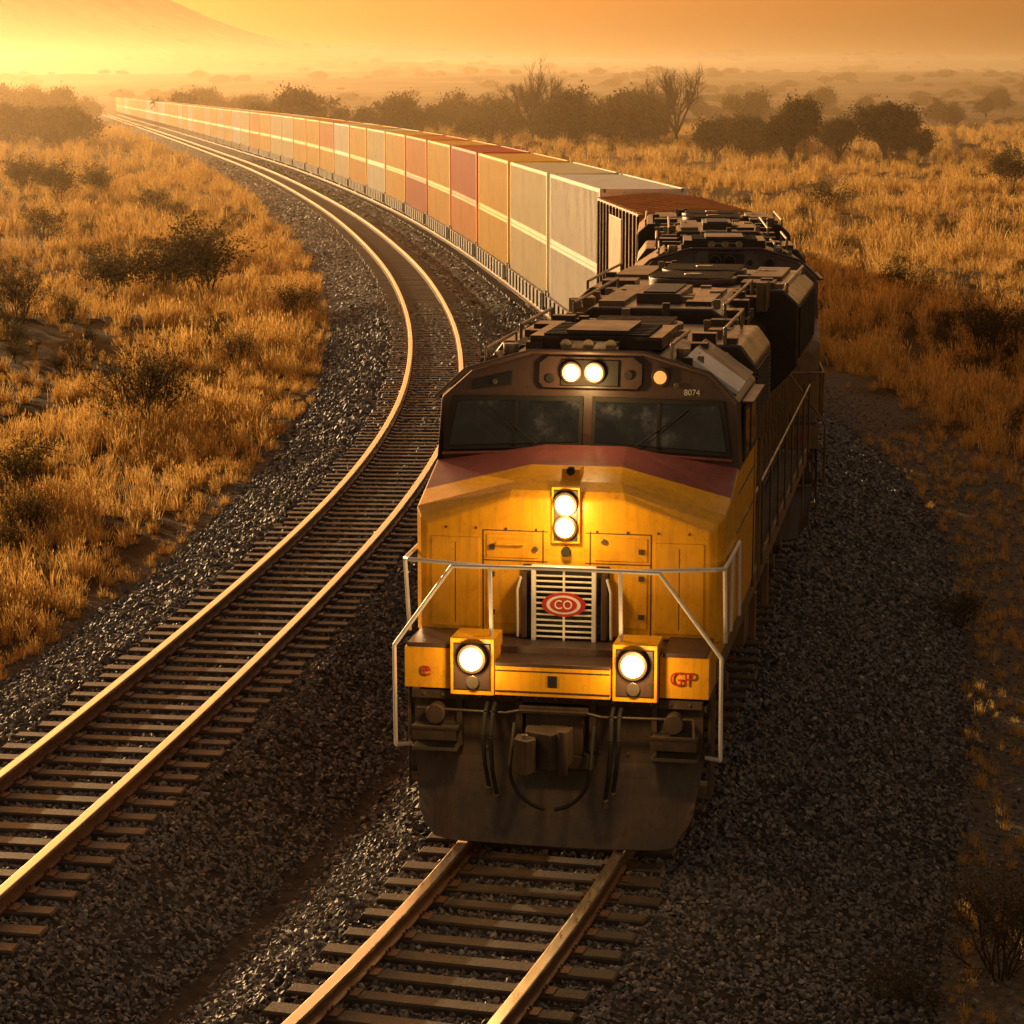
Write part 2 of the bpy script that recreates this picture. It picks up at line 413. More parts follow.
for y0, y1, dens, sc in ((14, 40, 10, 1.), (40, 75, 5.5, 1.2), (75, 130, 2.1, 1.45), (130, 260, .6, 1.9), (260, 520, .12, 2.6)):
    W = y1*.25*2+12; n = int((y1-y0)*W*dens); y = rng.uniform(y0, y1, n); x = rng.uniform(-W/2-3, W/2+3, n)
    k = infr(x, y, 3)
    dl = x-xl(y); dm = x-xm(y)
    fb = fbm(x*.35, y*.35, 11)
    out = np.maximum(-dl-3.4-.25*fb, dm-6.2-.6*fb)
    k &= out > 0
    pr = np.clip(.52+.45*fb+.3*fbm(x*.09, y*.09, 12), .30, 1)*np.clip(out/.6+.25, 0, 1)
    pr = np.where((out < 5) & (out > .3) & (dl < 0), np.maximum(pr, .85), pr)
    k &= rng.uniform(0, 1, n) < pr
    x, y, fb, out = x[k], y[k], fb[k], out[k]
    s_ = sc*rng.uniform(.55, 1.3, len(x))*np.clip(.85+.35*fb, .5, 1.5)*np.clip(.5+out*.3, .5, 1)
    P.append(np.stack([x, y, terr_z(x, y)-.03], 1)); SC.append(np.stack([s_*1.15, s_*1.15, s_], 1))
# sparse weeds on the path
n = 700; y = rng.uniform(14, 60, n); x = xm(y)+rng.uniform(4.3, 6.2, n); s_ = rng.uniform(.15, .45, n)
P.append(np.stack([x, y, terr_z(x, y)-.02], 1)); SC.append(np.stack([s_]*3, 1))
P = np.concatenate(P); SC = np.concatenate(SC); pm = rng.permutation(len(P)); P = P[pm]; SC = SC[pm]
R = np.zeros((len(P), 3)); R[:, 2] = rng.uniform(0, 6.28, len(P)); R[:, :2] = rng.normal(0, .08, (len(P), 2))
scatter('dry_grass', P, R, SC, tufts)
print('tufts', len(P))

# ------------------------------------------------------------------ trees and shrubs
def plant(name, seed, stems, length, r0, levels, kids, leafn, leafsz, leafmat_, up=.35, spread=.9, trunk=0., tipspread=.25):
    r = random.Random(seed); mb = MB(); leaves = []
    def grow(p, d, L, rad, lev):
        seg = 3; q = p.copy(); pts = [q.copy()]
        for i in range(seg):
            d = (d+Vector((r.gauss(0, .16), r.gauss(0, .16), r.gauss(0, .1)+up*.12))).normalized()
            q = q+d*(L/seg); pts.append(q.copy())
        for i in range(seg):
            ra = rad*(1-.55*i/seg); rb = rad*(1-.55*(i+1)/seg)
            mb.cyl(pts[i], pts[i+1], ra, M_BARK, 7 if lev == 0 else (4 if lev == 1 else 3), rb, False)
        if lev >= levels-1 and leafn:
            for i in range(leafn):
                t = r.choice(pts[1:]); leaves.append(t+Vector((r.gauss(0, tipspread), r.gauss(0, tipspread), r.gauss(0, tipspread*.7))))
        if lev < levels-1:
            for i in range(kids):
                t = r.uniform(.35, 1.0); j = min(seg-1, int(t*seg)); b_ = pts[j].lerp(pts[j+1], t*seg-j) if j < seg else pts[-1]
                nd = (d+Vector((r.gauss(0, spread), r.gauss(0, spread), r.gauss(0, spread*.55)+up*.5))).normalized()
                grow(b_, nd, L*r.uniform(.55, .8), rad*.5, lev+1)
    if trunk:
        base = Vector((0, 0, trunk)); mb.cyl((0, 0, -.2), base, r0*1.3, M_BARK, 9, r0, False)
    for i in range(stems):
        a = 6.283*i/stems+r.uniform(-.3, .3); t = r.uniform(.15, .9) if stems > 1 else .05
        d = Vector((math.cos(a)*t, math.sin(a)*t, 1)).normalized() if stems > 1 else Vector((0, 0, 1))
        grow(Vector((0, 0, trunk)) if trunk else Vector((math.cos(a)*.08, math.sin(a)*.08, -.05)), d, length*r.uniform(.8, 1.15), r0, 0)
    vs = []; fs = []
    for c in leaves:
        n = Vector((r.gauss(0, 1), r.gauss(0, 1), r.gauss(0, 1)+.3)).normalized(); a = n.orthogonal().normalized(); a = (Matrix.Rotation(r.uniform(0, 6.28), 3, n) @ a); b_ = n.cross(a)
        s_ = leafsz*r.uniform(.6, 1.4); o = len(vs)
        vs += [c-a*s_, c-b_*s_*.45, c+a*s_, c+b_*s_*.45]; fs.append((o, o+1, o+2, o+3))
    if vs: mb.add(vs, fs, leafmat_)
    me = bpy.data.meshes.new(name); me.from_pydata(mb.v, [], mb.f)
    for q in mb.mats: me.materials.append(q)
    me.polygons.foreach_set('material_index', mb.m)
    return bpy.data.objects.new(name, me)
def place(o, x, y, s=1, rz=0, sink=.05):
    COL.objects.link(o); o.location = (x, y, float(terr_z(np.array(float(x)), np.array(float(y))))-sink); o.scale = (s, s, s) if isinstance(s, (int, float)) else s
    o.rotation_euler = (0, 0, rz); return o
shA = plant('shrub', 1, 9, .8, .02, 4, 3, 12, .035, M_SAGE, .3, .7, 0, .09)
shB = plant('shrub', 2, 13, .9, .018, 4, 4, 2, .03, M_SAGE, .4, .6, 0, .06)
shC = plant('shrub', 3, 9, .8, .02, 4, 3, 16, .04, M_SAGE, .6, .65, 0, .11)
def inst(o, x, y, s, rz):
    return place(bpy.data.objects.new('shrub', o.data), x, y, (s*1.1, s*1.1, s*1.05), rz)
def G(px, py):   # survey coordinates -> ground metres
    zc = 19005*(8.6/7.8)/(py-88); return (px-512)/2400*zc, (zc-1.5)/.985
for px, py, s, t in ((205, 296, 1.9, shC), (162, 298, 1.6, shC), (115, 296, 1.3, shC), (140, 428, 1.4, shB), (45, 245, 1.3, shA), (150, 218, 1.3, shA), (985, 352, 1.4, shB), (1012, 345, 1.1, shB),
                    (60, 200, 1.8, shC), (100, 196, 1.5, shC), (25, 196, 1.8, shC), (10, 500, 1.0, shA), (905, 305, 1.1, shA), (830, 215, 1.6, shA), (1010, 197, 2., shC), (295, 318, .9, shA), (20, 330, 1.3, shB), (925, 855, .35, shA), (960, 620, .4, shA), (1000, 970, .7, shB), (890, 1000, .5, shB)):
    x, y = G(px, py); inst(t, x, y, s, random.uniform(0, 6))
# trees
def crown(seed, leafn=60): return plant('oak_tree', seed, 6, 2.1, .16, 4, 4, leafn, .12, M_LEAF, .5, .75, .8, .40)
x, y = G(790, 166); place(crown(21), x, y, (1.2, 1.2, 1.6))
x, y = G(884, 163); place(crown(22), x, y, (1.45, 1.45, 1.5))
x, y = G(838, 163); place(crown(25, 34), x, y, (.9, .9, 1.1))
bare = plant('bare_tree', 31, 5, 3.0, .20, 5, 4, 0, .1, M_LEAF, .45, .55, 1.5)
x, y = G(676, 147); place(bare, x, y, (1.2, 1.2, 1.6))
bare2 = plant('bare_tree', 35, 5, 3.0, .20, 5, 4, 0, .1, M_LEAF, .45, .5, 1.2)
x, y = G(533, 146); place(bare2, x, y, (1.2, 1.2, 1.7))
tA = plant('t', 41, 5, 2.2, .14, 4, 3, 36, .18, M_LEAF, .5, .75, .5, .48)
tB = plant('t', 42, 7, 1.8, .12, 4, 3, 40, .17, M_LEAF, .4, .8, .2, .48)
pts = []; sc = []
def cl(x0, x1, y0, y1, n, s0, s1):
    for i in range(n):
        x, y = G(random.uniform(x0, x1), random.uniform(y0, y1)); pts.append((x, y)); sc.append(random.uniform(s0, s1))
cl(250, 520, 134, 141, 40, .7, 1.45); cl(540, 650, 139, 148, 24, .7, 1.45); cl(700, 775, 150, 160, 12, .6, .9); cl(895, 920, 154, 162, 3, .6, .8)
cl(180, 300, 122, 130, 16, 1, 1.5); cl(0, 80, 142, 150, 16, .8, 1.2); cl(0, 90, 120, 130, 14, 1.2, 1.6)
cl(380, 1020, 116, 128, 26, .8, 1.5)
pts = np.array(pts); pz = terr_z(pts[:, 0], pts[:, 1])
P = np.column_stack([pts, pz-.2]); sc = np.array(sc); R = np.zeros((len(P), 3)); R[:, 2] = rng.uniform(0, 6.28, len(P))
scatter('distant_tree_line', P, R, np.stack([sc*1.1, sc*1.1, sc*1.25], 1), [tA, tB])
# far scrub
n = 2600; y = np.exp(rng.uniform(math.log(180), math.log(3300), n)); x = rng.uniform(-.27, .27, n)*y+rng.normal(0, 2, n)
cl_ = fbm(x/y*30, np.log(y)*14, 15); k = (rng.uniform(0, 1, n) < np.clip(.25+.5*cl_, .03, 1)) & ((x < xl(y)-9) | (x > xm(y)+10))
x, y = x[k], y[k]; s_ = rng.uniform(.3, 1.1, len(x))*np.clip(y/700, .4, 2.0)
P = np.column_stack([x, y, terr_z(x, y)-.2]); R = np.zeros((len(P), 3)); R[:, 2] = rng.uniform(0, 6.28, len(P))
scatter('scrub', P, R, np.stack([s_*1.5, s_*1.5, s_*.9], 1), [plant('s', 51, 7, 1.3, .08, 3, 4, 40, .2, M_SAGE, .1, 1., 0, .45), plant('s', 52, 6, 1.2, .08, 3, 4, 40, .2, M_SAGE, .1, 1., 0, .45)])
# near small scrub
n = 260; y = rng.uniform(30, 180, n); x = rng.uniform(-.25, .25, n)*y; k = ((x < xl(y)-6) | (x > xm(y)+9)); x, y = x[k], y[k]; s_ = rng.uniform(.35, .8, len(x))
P = np.column_stack([x, y, terr_z(x, y)-.05]); R = np.zeros((len(P), 3)); R[:, 2] = rng.uniform(0, 6.28, len(P))
scatter('small_shrubs', P, R, np.stack([s_]*3, 1), [bpy.data.objects.new('s', shA.data), bpy.data.objects.new('s', shB.data)])

# ------------------------------------------------------------------ locomotive
def text_mesh(name, txt, size, loc, mat, parent, rot=(math.pi/2, 0, 0)):
    cu = bpy.data.curves.new(name, 'FONT'); cu.body = txt; cu.size = size; cu.extrude = .004; cu.align_x = 'CENTER'; cu.align_y = 'CENTER'
    o = bpy.data.objects.new(name, cu); COL.objects.link(o); cu.materials.append(mat); o.location = loc; o.rotation_euler = rot; o.parent = parent; return o
LL = 17.0
def lamp(m, x, y, z, r, lead):
    m.cyl((x, y+.12, z), (x, y, z), r*1.3, M_BRN, 28)
    m.cyl((x, y+.02, z), (x, y-.012, z), r*1.05, M_LAMP if lead else M_GLS, 28)
    m.cyl((x, y, z), (x, y-.02, z), r*.58, M_CORE if lead else M_GLS, 20)
def locomotive(e, lead=True):
    # --- pilot / plow
    m = MB(); nu, nv = 17, 6
    V = []; F = []
    for j in range(nv+1):
        v = j/nv
        for i in range(nu+1):
            u = -1+2*i/nu; wd = 1.44+.13*v
            zb = .03+.28*max(0, (abs(u)-.86)/.14)**1.5
            z = zb+(1.0-zb)*v
            y = .42-.42*(1-v)**1.4*(1-.25*u*u)+.10*max(0, abs(u)-.8)/.2
            V.append((u*wd, y, z))
    for j in range(nv):
        for i in range(nu): a = j*(nu+1)+i; F.append((a, a+1, a+nu+2, a+nu+1))
    m.add(V, F, M_DRK)
    o = m.obj('snow_plow', e); sd = o.modifiers.new('s', 'SOLIDIFY'); sd.thickness = .05
    m = MB()
    m.box(-1.53, 1.53, .42, .52, .98, 1.54, M_DRK)
    m.sbox(.35, .42, .30, .42, .95, 1.5, M_DRK); m.sbox(1.0, 1.06, .32, .42, .95, 1.5, M_DRK)
    m.box(-1.53, 1.53, .30, .43, 1.44, 1.53, M_DRK)
    for bx in np.linspace(-1.4, 1.4, 15): m.cyl((bx, .305, 1.485), (bx, .285, 1.485), .018, M_STL, 6)
    for bx in np.linspace(-1.35, 1.35, 10):
        m.cyl((bx, .40, .93), (bx, .375, .93), .018, M_STL, 6)
    # anti-climber
    m.box(-.60, .60, .08, .5, 1.56, 1.86, M_YEL); m.box(-.60, .60, .06, .5, 1.865, 1.90, M_BRN)
    m.box(-.60, .60, .068, .079, 1.60, 1.615, M_BRN); m.box(-.60, .60, .068, .079, 1.81, 1.825, M_BRN)
    m.box(-.05, .05, .07, .078, 1.66, 1.78, M_BLK)
    for sg in (-1, 1):
        a, b_ = sorted((sg*.62, sg*1.08)); m.box(a, b_, .12, .6, 1.54, 2.12, M_YEL)
        a2, b2 = sorted((sg*.66, sg*1.04)); m.box(a2, b2, .10, .13, 1.60, 2.07, M_BRN)
        lamp(m, sg*.84, .02, 1.93, .115, lead)
        m.cyl((sg*.84, .13, 1.68), (sg*.84, .07, 1.68), .07, M_STL, 16)
        a, b_ = sorted((sg*1.09, sg*1.60)); m.box(a, b_, .26, 1.0, 1.56, 1.98, M_YEL)
        a, b_ = sorted((sg*1.12, sg*1.57)); m.box(a, b_, .24, 1.0, 1.985, 2.03, M_BRN)
    o = m.obj('pilot', e, .012)
    # steps
    m = MB()
    for sg in (-1, 1):
        for k, z in enumerate((.52, .86, 1.2)):
            a, b_ = sorted((sg*1.08, sg*1.60)); m.box(a, b_, .46+.05*k, .85, z, z+.04, M_STL)
            m.box(a, b_, .46+.05*k, .48+.05*k, z+.04, z+.09, M_TANK)
        a, b_ = sorted((sg*1.05, sg*1.09)); m.box(a, b_, .45, 1.1, .45, 1.54, M_DRK)
        a, b_ = sorted((sg*1.58, sg*1.61)); m.box(a, b_, .45, .9, .45, 1.54, M_DRK)
        a, b_ = sorted((sg*1.02, sg*1.5)); m.box(a, b_, .1, .42, 1.14, 1.18, M_STL); m.box(a, b_, .1, .13, 1.05, 1.2, M_DRK)
        m.box(a, b_, .14, .42, .93, .97, M_STL)
        m.cyl((sg*1.25, .12, 1.32), (sg*1.25, .3, 1.32), .1, M_DRK, 16)
    m.obj('steps', e, .006)
    # coupler
    m = MB()
    m.box(-.30, .30, .22, .46, .93, 1.42, M_DRK); m.box(-.36, .36, .16, .24, 1.36, 1.44, M_DRK)
    m.box(-.14, .14, -.25, .3, 1.0, 1.24, M_STL)
    m.loft([[(-.22, -.30, .94), (.05, -.42, .94), (.22, -.30, .94), (.24, -.05, .94), (-.24, -.05, .94)],
            [(-.22, -.30, 1.30), (.05, -.42, 1.30), (.22, -.30, 1.30), (.24, -.05, 1.30), (-.24, -.05, 1.30)]], M_DRK)
    m.loft([[(-.30, -.46, .92), (-.16, -.56, .92), (-.08, -.44, .92), (-.14, -.22, .92), (-.3, -.26, .92)],
            [(-.30, -.46, 1.26), (-.16, -.56, 1.26), (-.08, -.44, 1.26), (-.14, -.22, 1.26), (-.3, -.26, 1.26)]], M_DRK)
    m.cyl((.17, -.34, .88), (.17, -.34, 1.33), .06, M_DRK, 12)
    m.cyl((-.2, -.42, .88), (-.2, -.42, 1.30), .035, M_STL, 10)
    m.tube([(-1.45, .2, 1.36), (-.5, .15, 1.36), (-.35, .12, 1.40), (.35, .12, 1.40), (.5, .15, 1.36), (1.45, .2, 1.36)], .016, M_DRK)
    m.tube([(1.45, .2, 1.36), (1.47, .15, 1.05)], .016, M_STL)
    for sg in (-1, 1):     # hoses
        for q, dz, xx in ((0, 0, .62), (1, .08, .70)):
            p = [(sg*xx, .22, 1.45), (sg*xx, .06, 1.38), (sg*(xx+.01), -.02, 1.15), (sg*(xx-.01), -.03, .8+dz), (sg*(xx-.05), .0, .55+dz)]
            m.tube(p, .024, M_BLK, 8); m.cyl(p[-1], (p[-1][0], .01, .46+dz), .035, M_STL, 8)
        arc = [(sg*.42*math.cos(t), -.08, .86-.42*math.sin(t)) for t in np.linspace(0, 1.45, 9)]
        m.tube([(sg*.42, .2, 1.25)]+arc, .022, M_BLK, 8)
    m.box(-.42, .42, .18, .40, .80, .93, M_DRK)
    m.obj('coupler', e, .01)
    # --- nose
    def nsec(y, w, zb, ze, zt, c=.5): return [(-w, y, zb), (w, y, zb), (w, y, ze), (c, y, zt), (-c, y, zt), (-w, y, ze)]
    m = MB()
    def nm(j, i):
        return M_ORG if (j == 3 and i in (2, 3, 4)) else M_YEL
    m.loft([nsec(.98, 1.52, 2.0, 3.12, 3.42, .62), nsec(1.04, 1.59, 1.96, 3.20, 3.50, .60), nsec(1.18, 1.66, 1.96, 3.28, 3.58, .55), nsec(1.62, 1.68, 1.96, 3.38, 3.68, .5), nsec(2.34, 1.69, 1.96, 3.60, 3.80, .45)], M_YEL, mats=nm)
    m.obj('nose', e, .02)
    m = MB()
    yf = .98
    def seam(x0, x1, z0, z1): m.box(x0, x1, yf-.004, yf+.02, z0, z1, M_BRN)
    m.box(-.86, -.30, yf-.012, yf+.01, 2.80, 3.04, M_YEL); m.box(.30, .86, yf-.012, yf+.01, 2.80, 3.04, M_YEL)
    m.box(-.86, -.52, yf-.012, yf+.01, 2.10, 2.72, M_YEL); m.box(.52, .86, yf-.012, yf+.01, 2.10, 2.72, M_YEL)
    m.box(-1.46, -.94, yf-.012, yf+.01, 2.06, 3.0, M_YEL); m.box(.94, 1.46, yf-.012, yf+.01, 2.06, 3.0, M_YEL)
    for sx in (-.9, .9): seam(sx-.008, sx+.008, 2.02, 3.08)
    for sx in (-1.2, 1.2): m.box(sx-.006, sx+.006, yf-.014, yf, 2.1, 2.95, M_BRN)
    for z in (2.76, 3.075):
        seam(-.9, -.2, z, z+.012); seam(.2, .9, z, z+.012)
    seam(-.26, -.245, 2.75, 3.1); seam(.245, .26, 2.75, 3.1)
    for sx in (-.8, .8):
        for z in (2.2, 2.6, 2.88): m.box(sx-.03, sx+.03, yf-.03, yf, z, z+.05, M_BRN)
    for k in range(9):
        m.cyl((-1.3+k*.325, yf-.013, 3.10), (-1.3+k*.325, yf+.01, 3.10), .014, M_BRN, 6)
    m.tube([(-.75, yf, 2.95), (-.75, yf-.06, 2.95), (-.45, yf-.06, 2.95), (-.45, yf, 2.95)], .012, M_YEL, 6)
    # twin nose lamps
    m.box(-.15, .15, yf-.07, yf+.02, 2.98, 3.56, M_YEL)
    m.box(-.125, .125, yf-.085, yf-.06, 3.01, 3.53, M_BRN)
    for z in (3.39, 3.15): lamp(m, 0, yf-.13, z, .098, lead)
    m.cyl((0, yf-.02, 2.89), (0, yf-.09, 2.89), .05, M_BLK, 14)
    m.cyl((-.33, yf, 2.9), (-.33, yf-.04, 2.9), .03, M_STL, 10); m.cyl((.4, yf, 3.0), (.4, yf-.04, 3.0), .03, M_STL, 10)
    m.box(-.1, .1, 1.25, 1.5, 3.58, 3.70, M_YEL); m.cyl((0, 1.3, 3.68), (0, 1.22, 3.68), .045, M_BLK, 12)
    # grille gate
    m.box(-.46, .46, .93, .985, 1.98, 2.74, M_BLK)
    for sg in (-1, 1):
        a, b_ = sorted((sg*.30, sg*.345)); m.box(a, b_, .78, .84, 1.92, 2.72, M_WHT)
        a, b_ = sorted((sg*.40, sg*.455)); m.box(a, b_, .80, .93, 2.0, 2.68, M_BRN)
        m.tube([(sg*.5, .84, 2.0), (sg*.5, .80, 2.5), (sg*.46, .8, 2.64)], .016, M_WHT)
    m.box(-.345, .345, .78, .84, 2.722, 2.765, M_WHT); m.box(-.345, .345, .78, .84, 1.875, 1.918, M_WHT)
    m.box(-.012, .012, .80, .83, 1.92, 2.72, M_WHT)
    for k in range(13):
        z = 1.95+k*.058; m.box(-.298, .298, .81, .83, z, z+.018, M_WHT)
    m.obj('nose_fittings', e, .004)
    m = MB(); nn = 28
    for r0, r1, mt, d in ((0, 1, M_RED, 0), (0, .78, M_WHT, .006), (0, .62, M_RED, .012)):
        m.fprism([(.235*r1*math.cos(t), 2.36+.125*r1*math.sin(t)) for t in np.linspace(0, 2*math.pi, nn, endpoint=False)], -.01+d, .008+d, mt, lambda z: .80)
    m.obj('emblem', e)
    text_mesh('emblem_letters', 'CO', .13, (0, .772, 2.36), M_WHT, e)
    text_mesh('letters_1', 'GP', .20, (1.32, .225, 1.76), M_RED, e)
    text_mesh('letters_2', 'e', .22, (-1.36, .225, 1.76), M_RED, e)
    # --- cab
    def yc(z): return 2.30+.22*max(0, z-3.6)
    sec = [(-1.68, 1.95), (1.68, 1.95), (1.69, 3.55), (1.66, 4.27), (1.33, 4.56), (.62, 4.76), (-.62, 4.76), (-1.33, 4.56), (-1.66, 4.27), (-1.69, 3.55)]
    A_ = [(x, yc(z), z) for x, z in sec]
    rz_ = lambda dz, k, y: [(x*k, y, z+(dz if z > 4 else 0)) for x, z in sec]
    def cm(j, i):
        if i in (1, 9): return M_YEL
        return M_BRN
    m = MB(); m.loft([A_, rz_(0, 1, 3.0), rz_(0, 1, 4.8), rz_(-.04, .99, 4.95)], M_BRN, mats=cm)
    m.obj('cab', e, .03)
    m = MB()
    for sg in (-1, 1):
        P1 = [(sg*.09, 3.83), (sg*.09, 4.26), (sg*1.46, 4.24), (sg*1.55, 3.76)]
        fr = [(sg*.05, 3.78), (sg*.05, 4.31), (sg*1.51, 4.29), (sg*1.61, 3.71)]
        if sg < 0: P1 = P1[::-1]; fr = fr[::-1]
        m.fprism(fr, 0, .03, M_BLK, yc); m.fprism(P1, .03, .036, M_GLS, yc)
        a, b_ = sorted((sg*.78, sg*.82)); m.fprism([(a, 3.79), (b_, 3.79), (b_, 4.26), (a, 4.26)], .036, .05, M_BLK, yc)
        m.tube([(sg*.55, yc(3.8)-.06, 3.80), (sg*.95, yc(4.1)-.06, 4.08)], .008, M_BLK, 5)
        m.tube([(sg*.8, yc(4.0)-.065, 3.93), (sg*1.12, yc(4.15)-.065, 4.2)], .009, M_BLK, 5)
        m.tube([(sg*.04, yc(3.74)-.02, 3.74), (sg*1.62, yc(3.68)-.02, 3.67)], .018, M_ORG, 6)
        a, b_ = sorted((sg*1.68, sg*1.705)); m.box(a, b_, 2.85, 3.45, 3.58, 4.18, M_BLK); m.box(a, b_, 3.6, 4.35, 3.58, 4.18, M_BLK)
        a, b_ = sorted((sg*1.70, sg*1.712)); m.box(a, b_, 2.90, 3.40, 3.63, 4.13, M_GLS); m.box(a, b_, 3.65, 4.3, 3.63, 4.13, M_GLS)
        a, b_ = sorted((sg*1.67, sg*1.80)); m.box(a, b_, 2.8, 4.4, 4.22, 4.25, M_BRN)
        a, b_ = sorted((sg*1.68, sg*1.695)); m.box(a, b_, 4.45, 4.47, 2.0, 4.2, M_BLK); m.box(a, b_, 2.2, 4.4, 2.9, 2.93, M_BRN); m.box(a, b_, 2.4, 4.4, 3.3, 3.32, M_BLK)
    # brow cluster
    m.fprism([(-.50, 4.40), (.55, 4.40), (.60, 4.46), (.60, 4.66), (.5, 4.73), (-.45, 4.73), (-.55, 4.66), (-.55, 4.46)], 0, .07, M_BRN, yc)
    m.fprism([(-.30, 4.43), (.34, 4.43), (.34, 4.70), (-.30, 4.70)], .07, .10, M_BLK, yc)
    for sx in (-.18, .08): lamp(m, sx, yc(4.57)-.15, 4.57, .090, lead)
    y0 = yc(4.53)
    m.cyl((.80, y0, 4.53), (.80, y0-.06, 4.53), .10, M_BRN, 18); m.cyl((.80, y0-.05, 4.53), (.80, y0-.075, 4.53), .072, M_AMB if lead else M_GLS, 18)
    m.cyl((.45, yc(4.55)-.07, 4.55), (.45, yc(4.55)-.10, 4.55), .05, M_BLK, 14); m.cyl((-.42, yc(4.5)-.07, 4.5), (-.42, yc(4.5)-.10, 4.5), .05, M_BLK, 14)
    m.fprism([(-1.30, 4.36), (-.86, 4.42), (-.86, 4.56), (-1.30, 4.46)], 0, .03, M_BLK, yc)
    for x in (-1.05, .98):
        m.cyl((x, yc(4.45)-.02, 4.45), (x, yc(4.45)-.06, 4.45), .03, M_STL, 10)
    m.tube([(-1.68, 2.2, 4.29), (-1.35, 2.34, 4.59), (-.63, 2.38, 4.79), (.63, 2.38, 4.79), (1.35, 2.34, 4.59), (1.68, 2.2, 4.29)], .028, M_BRN, 8)
    m.obj('cab_fittings', e, .004)
    text_mesh('cab_number', '8074', .09, (1.15, yc(4.38)-.006, 4.37), M_WHT, e)
    # cab roof kit
    m = MB()
    m.box(-.75, .75, 3.0, 4.5, 4.765, 4.90, M_HOOD); m.box(-.35, .35, 3.1, 4.3, 4.905, 4.96, M_BRN)
    for k in range(8): m.box(-.6, .6, 3.05+k*.17, 3.10+k*.17, 4.90, 4.925, M_BLK)
    m.cyl((-.95, 2.9, 4.66), (-.95, 2.9, 4.82), .09, M_STL, 14); m.cyl((.98, 3.1, 4.64), (.98, 3.1, 4.78), .08, M_STL, 14)
    for sx in (-.25, 0, .25):
        m.cyl((sx, 2.75, 4.84), (sx, 2.45, 4.86), .03, M_STL, 12, .065)
    m.box(-.3, .3, 2.7, 2.8, 4.76, 4.87, M_BRN)
    m.loft([[(1.02, 2.75, 4.69), (1.62, 2.75, 4.32), (1.64, 2.75, 4.36), (1.07, 2.75, 4.74)], [(1.02, 3.7, 4.69), (1.62, 3.7, 4.32), (1.64, 3.7, 4.36), (1.07, 3.7, 4.74)]], M_WHT)  # sloping roof panel; its white colour stands in for light it catches
    m.loft([[(1.02, 3.75, 4.69), (1.62, 3.75, 4.32), (1.64, 3.75, 4.35), (1.07, 3.75, 4.73)], [(1.02, 4.7, 4.69), (1.62, 4.7, 4.32), (1.64, 4.7, 4.35), (1.07, 4.7, 4.73)]], M_TANK)
    m.loft([[(-1.1, 2.75, 4.72), (-1.66, 2.75, 4.36), (-1.64, 2.75, 4.32), (-1.05, 2.75, 4.67)], [(-1.1, 4.7, 4.72), (-1.66, 4.7, 4.36), (-1.64, 4.7, 4.32), (-1.05, 4.7, 4.67)]], M_TANK)
    r = random.Random(5)
    for k in range(22):
        x = r.uniform(-1.2, 1.2); y = r.uniform(2.6, 4.8); s_ = r.uniform(.03, .10); zz = 4.74-.25*max(0, abs(x)-.62); m.box(x-s_, x+s_, y-s_, y+s_, zz-.05, zz+r.uniform(.03, .12), r.choice([M_HOOD, M_BRN, M_STL]))
    m.tube([(-1.2, 2.7, 4.62), (-1.2, 2.7, 4.78), (-1.2, 4.6, 4.78), (-1.2, 4.6, 4.62)], .016, M_STL)
    m.tube([(.9, 2.6, 4.7), (.9, 2.65, 4.86), (.9, 4.4, 4.84)], .02, M_STL)
    m.obj('cab_roof_equipment', e, .012)
    # --- hood
    def hs(y, w, zt, c=.35): return [(-w, y, 1.8), (w, y, 1.8), (w, y, zt-c), (w-c, y, zt), (-w+c, y, zt), (-w, y, zt-c)]
    m = MB()
    m.loft([hs(4.96, 1.22, 4.5), hs(16.3, 1.22, 4.5)], M_HOOD)
    m.loft([[(-1.5, y, 3.5), (1.5, y, 3.5), (1.62, y, 3.75), (1.62, y, 4.4), (1.45, y, 4.62), (-1.45, y, 4.62), (-1.62, y, 4.4), (-1.62, y, 3.75)] for y in (5.1, 7.6)], M_HOOD)
    m.loft([[(-1.3, y, 3.2), (1.3, y, 3.2), (1.68, y, 3.6), (1.68, y, 4.5), (1.45, y, 4.7), (-1.45, y, 4.7), (-1.68, y, 4.5), (-1.68, y, 3.6)] for y in (12.2, 16.2)], M_HOOD)
    m.loft([[(-1.0, y, 4.45), (1.0, y, 4.45), (1.0, y, 4.66), (.8, y, 4.78), (-.8, y, 4.78), (-1., y, 4.66)] for y in (8.0, 11.4)], M_HOOD)
    m.obj('hood', e, .03)
    m = MB()
    for sg in (-1, 1):
        y = 5.1
        while y < 16:
            a, b_ = sorted((sg*1.22, sg*1.25));
            m.box(a, b_, y+.03, y+.62, 1.9, 3.2 if (y < 7.4 or y > 12) else 3.95, M_HOOD)
            a, b_ = sorted((sg*1.25, sg*1.27)); m.box(a, b_, y+.5, y+.56, 2.5, 2.62, M_STL)
            y += .68
        for k in range(12):
            z = 3.75+k*.05; a, b_ = sorted((sg*1.62, sg*1.645)); m.box(a, b_, 5.3, 7.4, z, z+.02, M_BLK)
        for k in range(16):
            yy = 12.4+k*.235; a, b_ = sorted((sg*1.68, sg*1.71)); m.box(a, b_, yy, yy+.1, 3.7, 4.45, M_BLK)
        for k in range(10):
            z = 2.2+k*.07; a, b_ = sorted((sg*1.25, sg*1.275)); m.box(a, b_, 9.2, 10.4, z, z+.03, M_BLK)
        for k in range(20):   # roof-edge clutter
            rr = random.Random(k*3+sg); yy = 5.2+k*.55; s_ = rr.uniform(.06, .18); zz = 4.42
            a, b_ = sorted((sg*(.85), sg*(1.1+s_*.5))); m.box(a, b_, yy, yy+s_*2.5, zz, zz+rr.uniform(.1, .36), rr.choice([M_HOOD, M_BRN, M_TANK, M_STL]))
